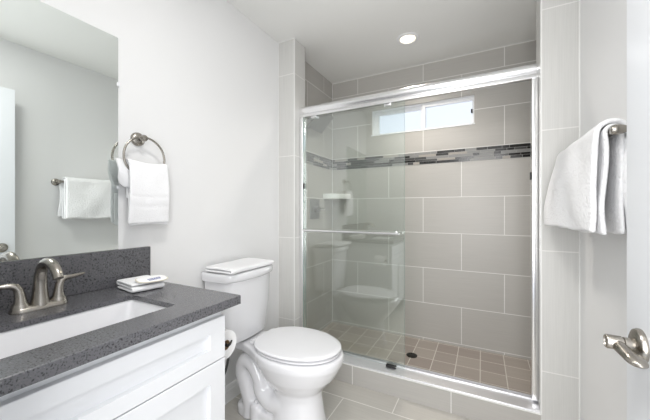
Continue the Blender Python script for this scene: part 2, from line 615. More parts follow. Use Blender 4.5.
CT, CB = 0.847, 0.814     # countertop top and underside
CX1, CY0, CY1 = -0.803, 0.062, 0.848
KX0, KX1, KY0, KY1 = -1.165, -0.912, 0.225, 0.658    # sink cut-out
ct = thing('vanity_countertop', 'speckled dark grey stone countertop with backsplash and sink cut-out', 'countertop', (-1.09, 0.45, CB))
bm = bmesh.new()
def rrect(x0, x1, y0, y1, r, z, n=6):
    out = []
    for cx, cy, a0 in ((x1 - r, y1 - r, 0), (x0 + r, y1 - r, 90), (x0 + r, y0 + r, 180), (x1 - r, y0 + r, 270)):
        for k in range(n + 1):
            a = R(a0 + 90 * k / n)
            out.append((cx + r * math.cos(a), cy + r * math.sin(a), z))
    return out
# slab built as four blocks round the hole would show seams: bridge outer and inner outlines instead
def outer(z, d=0.0):
    x0, x1, y0, y1 = XL + 0.001, CX1 - d, CY0, CY1 - d
    pts = []
    for cx, cy, a0 in ((x1, y1, 0), (x0, y1, 90), (x0, y0, 180), (x1, y0, 270)):
        for k in range(7):
            pts.append((cx, cy, z))
    return pts
SU = CT - 0.017      # underside of the stone round the cut-out
rin_t, rin_b = rrect(KX0, KX1, KY0, KY1, 0.012, CT), rrect(KX0, KX1, KY0, KY1, 0.012, SU)
step_t, step_b = rrect(KX0 - 0.03, KX1 + 0.03, KY0 - 0.03, KY1 + 0.03, 0.02, SU), rrect(KX0 - 0.03, KX1 + 0.03, KY0 - 0.03, KY1 + 0.03, 0.02, CB)
hc = [((KX0 + KX1) / 2, (KY0 + KY1) / 2)]
def mkouter(z, d):
    x0, x1, y0, y1 = XL + 0.001, CX1 - d, CY0, CY1 - d
    pts = []
    for cx, cy, sx, sy in ((x1, y1, 1, 1), (x0, y1, -1, 1), (x0, y0, -1, -1), (x1, y0, 1, -1)):
        for k in range(7):
            e = 0.0006 * (k - 3)
            # spread the seven corner points a hair along the two edges so faces stay valid
            if (sx, sy) == (1, 1):   p = (cx, cy + e, z) if k < 3 else ((cx, cy, z) if k == 3 else (cx - e, cy, z))
            elif (sx, sy) == (-1, 1): p = (cx - e, cy, z) if k < 3 else ((cx, cy, z) if k == 3 else (cx, cy - e, z))
            elif (sx, sy) == (-1, -1): p = (cx, cy - e, z) if k < 3 else ((cx, cy, z) if k == 3 else (cx + e, cy, z))
            else: p = (cx + e, cy, z) if k < 3 else ((cx, cy, z) if k == 3 else (cx, cy + e, z))
            pts.append(p)
    return pts
oT0, oT1, oB = mkouter(CT, 0.002), mkouter(CT - 0.002, 0), mkouter(CB, 0)
ringsv = [[bm.verts.new(p) for p in r] for r in (step_b, step_t, rin_b, rin_t, oT0, oT1, oB)]
ringsv.append(ringsv[0])
for a, b in zip(ringsv, ringsv[1:]):
    n = len(a)
    for i in range(n):
        bm.faces.new((a[i], a[(i + 1) % n], b[(i + 1) % n], b[i]))
build('counter_slab', bm, QUARTZ, ct, smooth=False)
bm = bmesh.new(); box(bm, XL + 0.001, XL + 0.021, CY0, CY1, CT + 0.0005, 0.998); bevel(bm, 0.0015, 1)
build('backsplash', bm, QUARTZ, ct, smooth=False)

sk = thing('undermount_sink', 'white rectangular sink set under the grey countertop', 'sink', ((KX0 + KX1) / 2, (KY0 + KY1) / 2, CB - 0.15))
bm = bmesh.new()
def sr(d, z, r):
    return rrect(KX0 - 0.004 + d, KX1 + 0.004 - d, KY0 - 0.004 + d, KY1 + 0.004 - d, r, z, 6)
loft(bm, [sr(-0.02, SU - 0.0005, 0.02), sr(0.0, SU - 0.0005, 0.016), sr(0.004, SU - 0.01, 0.02), sr(0.022, CB - 0.10, 0.035), sr(0.035, CB - 0.128, 0.05), sr(0.065, CB - 0.140, 0.05), sr(0.11, CB - 0.144, 0.012)], cap0=False)
o = build('basin', bm, PORC, sk, recalc=False)
md = o.modifiers.new('thick', 'SOLIDIFY'); md.thickness = 0.006; md.offset = -1
bm = bmesh.new(); lathe(bm, [(0, 0), (0.024, 0), (0.024, 0.003), (0.018, 0.004), (0.017, 0.002), (0, 0.002)], ((KX0 + KX1) / 2, (KY0 + KY1) / 2, CB - 0.143), (0, 0, 1))
build('drain', bm, NICKEL, sk)

# faucet
FXX, FY = -1.272, 0.430
fc = thing('faucet', 'brushed nickel two handle faucet with arched spout behind the sink', 'faucet', (FXX, FY, CT))
bm = bmesh.new()
def stadium(hl, hw, z, n=12):
    out = []
    for s in (1, -1):
        for k in range(n + 1):
            a = R(-90 + 180 * k / n)
            out.append((FXX + (hw * math.sin(a)) * s, FY + s * (hl - hw + hw * math.cos(a)), z))
    return out
loft(bm, [stadium(0.073, 0.027, CT + 0.0003), stadium(0.073, 0.027, CT + 0.006), stadium(0.0701, 0.024, CT + 0.013), stadium(0.070, 0.018, CT + 0.018), stadium(0.05, 0.008, CT + 0.019)])
build('base_plate', bm, NICKEL, fc)
bm = bmesh.new()
cp = spline([(FXX, FY, CT + 0.012, 0.0255), (FXX, FY, CT + 0.05, 0.0200), (FXX + 0.003, FY, CT + 0.10, 0.0165), (FXX + 0.018, FY, CT + 0.136, 0.0150),
             (FXX + 0.050, FY, CT + 0.153, 0.0145), (FXX + 0.090, FY, CT + 0.148, 0.0142), (FXX + 0.116, FY, CT + 0.130, 0.0138), (FXX + 0.129, FY, CT + 0.110, 0.0130)], 49)
tube(bm, [p[:3] for p in cp], [p[3] for p in cp], 20, up=(0, 1, 0))
build('spout', bm, NICKEL, fc)
for s in (-1, 1):
    hy = FY + s * 0.047
    bm = bmesh.new()
    lathe(bm, [(0.0, 0.012), (0.023, 0.012), (0.0215, 0.022), (0.019, 0.028), (0.0, 0.028)], (FXX, hy, CT), (0, 0, 1))
    h = build('handle', bm, NICKEL, fc)
    bm = bmesh.new()
    cp = spline([(FXX, hy, CT + 0.025, 0.0175), (FXX, hy + s * 0.001, CT + 0.05, 0.0135), (FXX - 0.001, hy + s * 0.006, CT + 0.074, 0.0115),
                 (FXX - 0.002, hy + s * 0.019, CT + 0.085, 0.0095), (FXX - 0.003, hy + s * 0.040, CT + 0.087, 0.0075), (FXX - 0.005, hy + s * 0.070, CT + 0.090, 0.0055), (FXX - 0.006, hy + s * 0.079, CT + 0.092, 0.003)], 36)
    tube(bm, [p[:3] for p in cp], [p[3] for p in cp], 18, up=(1, 0, 0))
    build('lever', bm, NICKEL, h)

# ------------------------------------------------------------ mirror
MX = XL + 0.006
mr = thing('wall_mirror', 'large frameless wall mirror above the backsplash', 'mirror', (XL, 0.40, 0.999))
bm = bmesh.new(); box(bm, XL + 0.0005, MX - 0.0005, 0.07, 0.716, 0.9995, 1.897)
build('backing', bm, GLASSEDGE, mr, smooth=False)
bm = bmesh.new(); box(bm, MX - 0.0005, MX + 0.0005, 0.07, 0.716, 0.9995, 1.897)
build('mirror_glass', bm, MIRROR, mr, smooth=False)
for z in (1.70, 1.262):
    bm = bmesh.new(); box(bm, XL + 0.0005, MX + 0.003, 0.711, 0.722, z - 0.008, z + 0.008); bevel(bm, 0.0015)
    build('mirror_clip', bm, VINYL, mr)

# ------------------------------------------------------------ towel helper
def fold_noise(p, s=1.0, amp=0.004):
    return amp * noise.noise(Vector(p) * s)

def sheet(name, fn, nu, nv, thick, parent=None, sub=1, offset=0.0, m=None):
    bm = bmesh.new()
    g = [[bm.verts.new(fn(i / nu, j / nv)) for j in range(nv + 1)] for i in range(nu + 1)]
    for i in range(nu):
        for j in range(nv):
            bm.faces.new((g[i][j], g[i + 1][j], g[i + 1][j + 1], g[i][j + 1]))
    o = build(name, bm, m or TOWEL, parent, angle=180, recalc=True)
    md = o.modifiers.new('thick', 'SOLIDIFY'); md.thickness = thick; md.offset = offset
    if sub:
        md = o.modifiers.new('soft', 'SUBSURF'); md.levels = sub; md.render_levels = sub
    return o

# ------------------------------------------------------------ towel ring and hand towel
RY, RZ = 0.800, 1.484
RX = XL + 0.050
tr = thing('towel_ring', 'round brushed nickel towel ring on the wall beside the mirror', 'towel ring', (XL, RY, RZ))
bm = bmesh.new()
lathe(bm, [(0.0, 0.0005), (0.031, 0.0005), (0.031, 0.005), (0.027, 0.011), (0.020, 0.014), (0.014, 0.016), (0.011, 0.022), (0.0, 0.022)], (XL, RY, RZ), (1, 0, 0))
build('rosette', bm, NICKEL, tr)
bm = bmesh.new()
lathe(bm, [(0.0, 0.02), (0.0095, 0.02), (0.0095, 0.038), (0.014, 0.041), (0.015, 0.052), (0.012, 0.060), (0.0, 0.063)], (XL, RY, RZ), (1, 0, 0))
build('post', bm, NICKEL, tr)
RC, RR = (RX, RY + 0.005, RZ - 0.086), 0.090
bm = bmesh.new()
tube(bm, [(RC[0], RC[1] + RR * math.sin(a), RC[2] + RR * math.cos(a)) for a in [2 * PI * k / 64 for k in range(64)]], 0.0048, 12, closed=True)
build('ring', bm, NICKEL, tr)

ht = thing('hand_towel', 'white hand towel hanging through the towel ring', 'towel', (RX, RY, 1.11))
def ring_towel(u, v):
    # v: 0 back hem .. 0.36 top .. 1 front hem ; u: along y
    top = 1.368 - 0.008 * math.sin(u * PI)
    wid = 0.089
    y = RC[1] + 0.008 + (u - 0.5) * 2 * wid
    if v < 0.42:
        t = v / 0.42
        z = 1.215 + (top - 1.215) * t
        y = RC[1] + 0.012 + (u - 0.5) * 2 * 0.080
        x = RX - 0.017 - 0.004 * (1 - t)
    elif v < 0.52:
        a = (v - 0.42) / 0.10 * PI
        z = top + 0.012 * math.sin(a)
        x = RX - 0.017 * math.cos(a)
    else:
        t = (v - 0.52) / 0.48
        z = top - (top - 1.108) * t
        x = RX + 0.017 + 0.010 * math.sin(t * PI) + 0.004 * math.sin(u * 9 + 1) * t
        y = RC[1] + 0.008 + (u - 0.5) * 2 * wid * (0.97 + 0.08 * t)
        for b in (0.55, 0.68, 0.72):
            x -= 0.0022 * math.exp(-((t - b) / 0.012) ** 2)
    x += fold_noise((u * 3, v * 6, 1), 1.0, 0.004)
    return (x, y, z + fold_noise((u * 2, v, 5), 1.0, 0.003))
sheet('towel_cloth', ring_towel, 18, 60, 0.010, ht, 1)
def ring_flap(u, v):
    # shorter folded corner sticking out beside the ring, towards the mirror
    y = 0.765 - u * (0.074 - 0.010 * v)
    low = 1.262 + 0.030 * max(0.0, (u - 0.55) / 0.45) ** 2
    z = 1.376 + 0.006 * u - (1.376 + 0.006 * u - low) * v
    x = RX - 0.004 - 0.012 * u + 0.008 * math.sin(v * PI) + 0.003 * math.sin(v * 7 + u * 5)
    return (x, y, z)
sheet('folded_corner', ring_flap, 10, 14, 0.012, ht, 1)
def ring_hem(u, v):
    # inner layer showing below the front fold
    y = RC[1] + 0.012 + (u - 0.5) * 2 * 0.090
    z = 1.24 - 0.142 * v + 0.004 * math.sin(u * 4)
    return (RX + 0.010 + 0.003 * math.sin(u * 8), y, z)
sheet('inner_layer', ring_hem, 14, 10, 0.008, ht, 1)

# ------------------------------------------------------------ folded washcloth and wrapped card on the counter
def folded(name, label, cx, cy, z0, hx, hy, layers, th, rot, sag=None, seed=1, mname='towel'):
    """A folded cloth: a strip zig-zagged in `layers` layers, soft round folds at alternating x ends."""
    rn = random.Random(seed)
    path = []
    for k in range(layers):
        zc = z0 + th * (k + 0.5)
        xs = [-hx + 2 * hx * i / 10 for i in range(11)]
        if k % 2:
            xs.reverse()
        ins = rn.uniform(0, 0.004)
        for x in xs:
            path.append((max(-hx + ins, min(hx - ins, x)), zc))
        if k < layers - 1:
            s = 1 if k % 2 == 0 else -1
            for a in (-45, 0, 45):
                path.append((s * (hx - ins + th * 0.5 * math.cos(R(a))), zc + th * 0.5 + th * 0.5 * math.sin(R(a))))
    n = len(path)
    ca, sa = math.cos(rot), math.sin(rot)
    def fn(u, v):
        i = min(int(round(u * (n - 1))), n - 1)
        x, z = path[i]
        y = -hy + 2 * hy * v
        k = (z - z0) / (layers * th)
        y *= 1 - 0.03 * k
        zz = z + fold_noise((x * 12, y * 12, z * 30 + seed), 1.0, th * 0.22)
        if sag:
            zz += sag(x, y, k)
        return (cx + x * ca - y * sa, cy + x * sa + y * ca, zz)
    o = sheet(name, fn, n - 1, 12, th * 0.86, None, 1)
    recentre(o, (cx, cy, z0))
    return tag(o, label, 'towel')
folded('folded_washcloth', 'small folded white washcloth on the grey countertop by the backsplash', -1.238, 0.733, CT + 0.001, 0.070, 0.062, 3, 0.0115, R(-8), seed=3)
wc = thing('small_packet', 'small white packet with cream edge and blue print on the washcloth', 'packet', (-1.185, 0.745, CT + 0.037))
bm = bmesh.new()
px, py, pz = -1.180, 0.744, CT + 0.0362
def egg_ring(a, b, z, n=28, rot=R(80)):
    out = []
    for k in range(n):
        t = 2 * PI * k / n
        x = a * math.copysign(abs(math.cos(t)) ** 0.7, math.cos(t))
        y = b * math.copysign(abs(math.sin(t)) ** 0.7, math.sin(t))
        out.append((px + x * math.cos(rot) - y * math.sin(rot), py + x * math.sin(rot) + y * math.cos(rot), z))
    return out
loft(bm, [egg_ring(0.055, 0.032, pz), egg_ring(0.057, 0.034, pz + 0.003), egg_ring(0.054, 0.031, pz + 0.0075), egg_ring(0.04, 0.02, pz + 0.009)])
build('packet', bm, PAPER, wc)
bm = bmesh.new()
tube(bm, egg_ring(0.0565, 0.0335, pz + 0.0045), 0.0022, 8, closed=True)
pb = build('packet_edge', bm, CREAM, wc); pb['label'] = 'cream edge of the packet'
bm = bmesh.new()
rn = random.Random(5)
for row in range(3):
    y = -0.024
    while y < 0.022:
        w = rn.uniform(0.003, 0.008)
        box(bm, px + 0.004 + row * 0.007, px + 0.0085 + row * 0.007, py + y, py + y + w, pz + 0.0088, pz + 0.0096)
        y += w + 0.002
pp = build('printed_mark', bm, INK, wc, smooth=False); pp['label'] = 'blue print on the packet'

# the packet leans forward with the sloping fold under it
for ch in list(wc.children):
    ch.data.transform(Matrix.Translation((px - wc.location.x, py - wc.location.y, pz - wc.location.z)) @ Matrix.Rotation(R(9), 4, 'Y') @ Matrix.Translation((wc.location.x - px, wc.location.y - py, wc.location.z - pz)))

# ------------------------------------------------------------ toilet
TY = 1.375
TX = XL          # wall
tl = thing('toilet', 'white two piece toilet with closed lid between vanity and shower', 'toilet', (TX + 0.40, TY, 0))
def egg(xb, xf, half, z, n=48, wid=0.47, pw=0.85):
    """Outline in the toilet's own frame (distance from wall, sideways)."""
    xc = xb + (xf - xb) * wid
    out = []
    for k in range(n):
        t = 2 * PI * k / n
        c, s = math.cos(t), math.sin(t)
        a = (xf - xc) if c >= 0 else (xc - xb)
        pc = 1.0 if c >= 0 else pw
        out.append((TX + xc + a * math.copysign(abs(c) ** pc, c), TY + half * math.copysign(abs(s) ** (0.95 if c >= 0 else pw), s), z))
    return out
bm = bmesh.new()
# bowl from pedestal to rim
loft(bm, [egg(0.345, 0.650, 0.128, 0.0), egg(0.345, 0.650, 0.128, 0.03), egg(0.355, 0.638, 0.120, 0.08), egg(0.36, 0.622, 0.110, 0.18), egg(0.35, 0.625, 0.113, 0.215),
          egg(0.32, 0.655, 0.140, 0.25), egg(0.29, 0.695, 0.164, 0.292), egg(0.265, 0.722, 0.180, 0.335), egg(0.25, 0.741, 0.193, 0.372), egg(0.245, 0.746, 0.196, 0.402), egg(0.25, 0.741, 0.191, 0.414)])
# deck under the tank, running into the bowl
def deck(z, d):
    pts = [(0.085 + d, 0.095 - d), (0.085 + d, -0.095 + d)]
    return [(TX + x, TY + y, z) for x, y in [(0.07 + d, -0.088 + d), (0.17, -0.098 + d), (0.25, -0.125 + d), (0.33, -0.165 + d), (0.42, -0.165 + d), (0.42, 0.165 - d), (0.33, 0.165 - d), (0.25, 0.125 - d), (0.17, 0.098 - d), (0.07 + d, 0.088 - d)]]
loft(bm, [deck(0.362, 0.012), deck(0.370, 0.003), deck(0.378, 0), deck(0.411, 0), deck(0.416, 0.004)])
# back web, foot and trapway
def slab(x0, x1, hw, z, r=0.03):
    return [(TX + x, TY + y, zz) for x, y, zz in [(p[0], p[1], p[2]) for p in rrect(x0, x1, -hw, hw, r, z, 5)]]
loft(bm, [slab(0.17, 0.46, 0.066, 0.0), slab(0.15, 0.44, 0.066, 0.22), slab(0.17, 0.44, 0.066, 0.29), slab(0.20, 0.44, 0.05, 0.38)])
loft(bm, [slab(0.115, 0.56, 0.098, 0.0, 0.05), slab(0.115, 0.56, 0.102, 0.050, 0.05), slab(0.120, 0.55, 0.096, 0.066, 0.05), slab(0.140, 0.54, 0.07, 0.074, 0.05)])
for s in (-1, 1):
    cp = spline([(0.44, 0.055, 0.14, 0.06), (0.36, 0.060, 0.125, 0.055), (0.295, 0.060, 0.165, 0.050), (0.275, 0.064, 0.230, 0.042), (0.222, 0.064, 0.300, 0.043),
                 (0.170, 0.062, 0.300, 0.046), (0.155, 0.062, 0.235, 0.048), (0.180, 0.062, 0.16, 0.046), (0.205, 0.060, 0.08, 0.045), (0.21, 0.060, 0.0, 0.05)], 54)
    tube(bm, [(TX + p[0], TY + s * p[1], p[2]) for p in cp], [p[3] for p in cp], 16)
    # boss that carries the floor bolt
    lathe(bm, [(0.0, 0), (0.034, 0), (0.033, 0.08), (0.026, 0.095), (0, 0.098)], (TX + 0.265, TY + s * 0.082, 0.0), (0, 0, 1), 20)
o = build('bowl', bm, PORC, tl, angle=180)
md = o.modifiers.new('merge', 'REMESH'); md.mode = 'VOXEL'; md.voxel_size = 0.007; md.use_smooth_shade = True
md = o.modifiers.new('smooth', 'SMOOTH'); md.factor = 0.5; md.iterations = 5
for s in (-1, 1):
    bm = bmesh.new()
    lathe(bm, [(0.0, 0.090), (0.012, 0.090), (0.012, 0.103), (0.008, 0.110), (0, 0.112)], (TX + 0.265, TY + s * 0.082, 0.0), (0, 0, 1), 20)
    build('bolt_cap', bm, PORC, tl)
# seat ring and lid
bm = bmesh.new()
loft(bm, [egg(0.255, 0.722, 0.176, 0.4175), egg(0.252, 0.725, 0.182, 0.4205), egg(0.252, 0.725, 0.182, 0.428), egg(0.262, 0.715, 0.172, 0.432)])
build('seat', bm, SEATW, tl)
bm = bmesh.new()
loft(bm, [egg(0.262, 0.714, 0.170, 0.437), egg(0.244, 0.731, 0.189, 0.4405), egg(0.244, 0.731, 0.189, 0.445), egg(0.250, 0.724, 0.183, 0.4505), egg(0.27, 0.705, 0.164, 0.4525), egg(0.31, 0.66, 0.125, 0.4545), egg(0.40, 0.57, 0.05, 0.4555)])
build('seat_lid', bm, SEATW, tl)
for s in (-1, 1):
    bm = bmesh.new()
    tube(bm, [(TX + 0.245, TY + s * 0.055, 0.432), (TX + 0.245, TY + s * 0.095, 0.432)], 0.0115, 16)
    build('hinge', bm, SEATW, tl)
# tank with a bowed front, its middle a little nearer the vanity
KY = TY - 0.039
def tank_ring(hw, xb, xs, bow, z, r=0.03):
    out = []
    for k in range(25):                      # front, from -hw to hw
        t = -1 + 2 * k / 24
        y = hw * t - 0.039
        x = xs + bow * (1 - abs(t) ** 2.2)
        # round the front corners
        e = (abs(t) - (1 - r / hw)) / (r / hw)
        if e > 0:
            x -= r * (1 - math.sqrt(max(0, 1 - e * e)))
        out.append((TX + x, TY + y, z))
    out += [(TX + xb, KY + hw, z), (TX + xb, KY - hw, z)]
    return out
bm = bmesh.new()
loft(bm, [tank_ring(0.140, 0.045, 0.150, 0.02, 0.424), tank_ring(0.160, 0.03, 0.168, 0.024, 0.434), tank_ring(0.168, 0.028, 0.174, 0.026, 0.465), tank_ring(0.180, 0.022, 0.186, 0.032, 0.62), tank_ring(0.184, 0.02, 0.192, 0.034, 0.778)])
build('tank', bm, PORC, tl, angle=50)
bm = bmesh.new()
loft(bm, [tank_ring(0.195, 0.012, 0.194, 0.036, 0.779), tank_ring(0.193, 0.008, 0.203, 0.037, 0.786), tank_ring(0.195, 0.008, 0.205, 0.037, 0.795), tank_ring(0.195, 0.008, 0.205, 0.037, 0.818), tank_ring(0.191, 0.010, 0.20, 0.036, 0.824), tank_ring(0.195, 0.02, 0.18, 0.03, 0.826)])
build('tank_lid', bm, PORC, tl, angle=50)

# folded towel lying on the tank lid
o = folded('folded_bath_towel', 'folded white towel lying on top of the toilet tank', TX + 0.124, KY - 0.016, 0.8275, 0.100, 0.183, 2, 0.015, 0.0,
       sag=lambda x, y, k: 0.004 * k * math.exp(-((y + 0.09) / 0.06) ** 2) + 0.007 * k * math.exp(-((y - 0.10) / 0.07) ** 2 - ((x + 0.05) / 0.06) ** 2), seed=8)

# toilet paper on the side of the vanity
PX, PY, PZ = -0.937, VY1 + 0.060, 0.637
tp = thing('toilet_paper_holder', 'dark metal paper holder on the side of the vanity', 'paper holder', (PX - 0.08, VY1, PZ))
bm = bmesh.new()
tube(bm, spline([(PX - 0.066, VY1 + 0.004, PZ), (PX - 0.066, VY1 + 0.05, PZ), (PX - 0.060, PY, PZ), (PX - 0.03, PY, PZ), (PX + 0.062, PY, PZ)], 30), 0.0055, 12)
build('arm', bm, DARKMET, tp)
bm = bmesh.new()
lathe(bm, [(0, 0.0005), (0.022, 0.0005), (0.022, 0.006), (0.01, 0.009), (0, 0.009)], (PX - 0.066, VY1, PZ), (0, 1, 0))
build('wall_plate', bm, DARKMET, tp)
bm = bmesh.new()
tube(bm, [(PX + 0.060, PY, PZ), (PX + 0.066, PY + 0.004, PZ + 0.006), (PX + 0.066, PY + 0.014, PZ + 0.017)], [0.0055, 0.005, 0.003], 12)
build('upturned_tip', bm, DARKMET, tp)
tr2 = thing('toilet_paper_roll', 'white toilet paper roll hanging beside the vanity', 'toilet paper', (PX, PY, PZ - 0.058))
def ringtube(bm, r0, r1, x0, x1, n=40):
    rings = []
    for r, x in ((r0, x0), (r1, x0), (r1, x1), (r0, x1)):
        rings.append([(x, PY + r * math.cos(2 * PI * k / n), PZ + r * math.sin(2 * PI * k / n)) for k in range(n)])
    rings.append(rings[0])
    vr = [[bm.verts.new(p) for p in q] for q in rings[:-1]]
    for i in range(4):
        A, B = vr[i], vr[(i + 1) % 4]
        for k in range(n):
            bm.faces.new((A[k], A[(k + 1) % n], B[(k + 1) % n], B[k]))
bm = bmesh.new()
ringtube(bm, 0.0190, 0.0555, PX - 0.05, PX + 0.05)
build('paper', bm, PAPER, tr2)
bm = bmesh.new(); ringtube(bm, 0.0172, 0.0188, PX - 0.0502, PX + 0.0505)
cc = build('cardboard_core', bm, CARD, tr2); cc['label'] = 'brown cardboard core'
def tail(u, v):
    x = PX - 0.05 + 0.1 * u
    return (x, PY + 0.0572, PZ - 0.075 * v + 0.0)
sheet('loose_sheet', lambda u, v: (PX - 0.05 + 0.1 * u, PY - 0.0562 + 0.004 * v * v, PZ - 0.07 * v), 4, 6, 0.0006, tr2, 0, m=PAPER)

# water supply under the tank
wsup = thing('water_supply_hose', 'dark curved water hose between wall valve and toilet tank', 'hose', (TX, 1.165, 0.2))
bm = bmesh.new()
tube(bm, spline([(TX + 0.058, 1.20, 0.215), (TX + 0.075, 1.205, 0.23), (TX + 0.115, 1.19, 0.25), (TX + 0.15, 1.185, 0.31), (TX + 0.13, 1.225, 0.38), (TX + 0.10, 1.25, 0.423)], 36), 0.0065, 12)
build('hose', bm, HOSE, wsup)
bm = bmesh.new()
lathe(bm, [(0, 0.0005), (0.025, 0.0005), (0.024, 0.004), (0.008, 0.006), (0.008, 0.03), (0.012, 0.032), (0.012, 0.055), (0.009, 0.058), (0.009, 0.066), (0, 0.066)], (TX, 1.20, 0.215), (1, 0, 0))
build('shutoff_valve', bm, SATIN, wsup)

# ------------------------------------------------------------ shower door
GY = 1.945      # centre line of the frame
FX0, FX1 = PIER_L + 0.0005, PIER_R - 0.0005
sf = thing('shower_door_frame', 'bright metal frame and header rail of the sliding shower door', 'shower frame', ((FX0 + FX1) / 2, GY, CURB))
HB, HT = 1.864, 1.948
bm = bmesh.new()
prof = [(0.030, HB + 0.012), (0.030, HT), (-0.012, HT), (-0.026, HT - 0.006), (-0.034, HT - 0.018), (-0.036, HT - 0.030), (-0.033, HT - 0.044), (-0.026, HT - 0.052),
        (-0.024, HT - 0.056), (-0.028, HT - 0.060), (-0.031, HT - 0.066), (-0.029, HB + 0.002), (-0.024, HB), (-0.020, HB), (-0.018, HB + 0.012)]
loft(bm, [[(x, GY + a, z) for a, z in prof] for x in (FX0, FX1)])
build('header_rail', bm, CHROME, sf, angle=50)
bm = bmesh.new()
prof = [(0.028, CURB + 0.0005), (0.028, CURB + 0.026), (0.022, CURB + 0.026), (0.020, CURB + 0.012), (0.004, CURB + 0.012), (0.003, CURB + 0.026), (-0.004, CURB + 0.026), (-0.006, CURB + 0.018),
        (-0.030, CURB + 0.016), (-0.070, CURB + 0.011), (-0.084, CURB + 0.008), (-0.086, CURB + 0.0005)]
loft(bm, [[(x, GY + a, z) for a, z in prof] for x in (FX0, FX1)])
build('bottom_track', bm, ALU, sf, angle=50)
for (x0, x1) in ((FX0, FX0 + 0.030), (FX1 - 0.030, FX1)):
    bm = bmesh.new(); box(bm, x0, x1, GY - 0.026, GY + 0.028, CURB + 0.026, HB + 0.002); bevel(bm, 0.006, 3)
    build('side_jamb', bm, CHROME, sf)
for x in (FX0 + 0.033, FX1 - 0.033):
    bm = bmesh.new(); box(bm, x - 0.004, x + 0.004, GY - 0.020, GY - 0.006, 1.328, 1.368); bevel(bm, 0.002)
    b = build('bumper', bm, BLACK, sf); b['label'] = 'black rubber bumper'
bm = bmesh.new(); box(bm, -0.555, -0.490, GY - 0.038, GY - 0.0155, CURB + 0.0172, CURB + 0.033); bevel(bm, 0.003)
b = build('bottom_guide', bm, BLACK, sf); b['label'] = 'black bottom guide'

def glass_door(name, label, x0, x1, y, bar_side):
    g = thing(name, label, 'glass door', ((x0 + x1) / 2, y, CURB + 0.014), 'sliding shower door panels')
    bm = bmesh.new()
    box(bm, x0, x1, y - 0.003, y + 0.003, CURB + 0.019, HB + 0.0105)
    for f in bm.faces:
        if abs(f.normal.x) > 0.5 or abs(f.calc_center_median().x - x0) < 1e-4 or abs(f.calc_center_median().x - x1) < 1e-4:
            f.material_index = 1
    build('glass_pane', bm, [GLASS, GLASSEDGE], g, smooth=False)
    for x in (x0 + 0.09, x1 - 0.11):
        bm = bmesh.new(); box(bm, x - 0.022, x + 0.022, y - 0.0065, y + 0.0065, HB - 0.012, HB + 0.011); bevel(bm, 0.002)
        build('hanger', bm, CHROME, g)
    if bar_side:
        b0, b1, bz, by = x0 + 0.05, x1 - 0.045, 1.015, y - 0.048
        bm = bmesh.new()
        tube(bm, [(b0 - 0.02, by, bz), (b1 + 0.02, by, bz)], 0.0085, 16)
        bar = build('towel_rail', bm, CHROME, g)
        for x in (b0 + 0.01, b1 - 0.01):
            bm = bmesh.new()
            lathe(bm, [(0.011, 0.0), (0.011, 0.004), (0.007, 0.006), (0.007, 0.048), (0.0, 0.048)], (x, y - 0.003, bz), (0, -1, 0), 20)
            build('standoff', bm, CHROME, bar)
    return g
glass_door('shower_glass_door', 'clear outer glass shower panel carrying the horizontal rail', FX0 + 0.031, -0.438, GY - 0.011, True)
glass_door('shower_glass_door', 'clear inner glass shower panel just behind the railed one', FX0 + 0.032, -0.447, GY + 0.012, False)

# ------------------------------------------------------------ inside the shower
vv = thing('shower_valve', 'square metal shower valve on the tiled left shower wall', 'shower valve', (SX0, 2.345, 1.175))
bm = bmesh.new(); box(bm, SX0 + 0.0005, SX0 + 0.010, 2.262, 2.425, 1.085, 1.265); bevel(bm, 0.004, 3)
build('face_plate', bm, STEEL, vv)
bm = bmesh.new()
lathe(bm, [(0.032, 0.009), (0.032, 0.03), (0.028, 0.05), (0.0, 0.05)], (SX0, 2.345, 1.175), (1, 0, 0))
build('handle_hub', bm, STEEL, vv)
bm = bmesh.new(); box(bm, SX0 + 0.034, SX0 + 0.050, 2.335, 2.455, 1.163, 1.187); bevel(bm, 0.006, 3)
build('handle_lever', bm, SATIN, vv)

sh = thing('overhead_shower', 'flat grey square shower head tilted from the left shower wall', 'shower head', (SX0, 2.265, 1.98))
bm = bmesh.new()
a = Vector((-1.285, 2.265, 1.855)); b = Vector((-1.160, 2.265, 1.985))
d = (b - a).normalized(); nrm = Vector((-d.z, 0, d.x))
if nrm.z < 0: nrm = -nrm
v0, fs = box(bm, 0, (b - a).length, -0.118, 0.118, 0, 0.013)
bevel(bm, 0.004, 2)
for v in bm.verts:
    p = v.co.copy()
    v.co = a + d * p.x + Vector((0, 1, 0)) * p.y + nrm * p.z
build('head_plate', bm, STEEL, sh)
bm = bmesh.new()
mid = (a + b) / 2
tube(bm, spline([(SX0 + 0.002, 2.265, 1.985), (SX0 + 0.045, 2.265, 1.985), tuple(mid + nrm * 0.045), tuple(mid + nrm * 0.010)], 24), 0.0105, 14)
build('arm', bm, SATIN, sh)
bm = bmesh.new()
lathe(bm, [(0, 0.0005), (0.03, 0.0005), (0.027, 0.006), (0.012, 0.011), (0, 0.011)], (SX0, 2.265, 1.985), (1, 0, 0))
build('wall_flange', bm, SATIN, sh)

bm = bmesh.new()
cx, cy = SX0 + 0.0005, YB - 0.0005
def wedge(r, z, n=14):
    pts = [(cx, cy, z)]
    for k in range(n + 1):
        t = R(90 * k / n)
        pts.append((cx + r * math.sin(t) , cy - r * math.cos(t), z))
    return pts
loft(bm, [wedge(0.185, 1.268), wedge(0.20, 1.276), wedge(0.20, 1.318), wedge(0.196, 1.322)])
o = build('corner_shelf', bm, SHELFM, angle=30)
recentre(o, (cx, cy, 1.268))
tag(o, 'white quarter round corner shelf inside the shower', 'shelf')

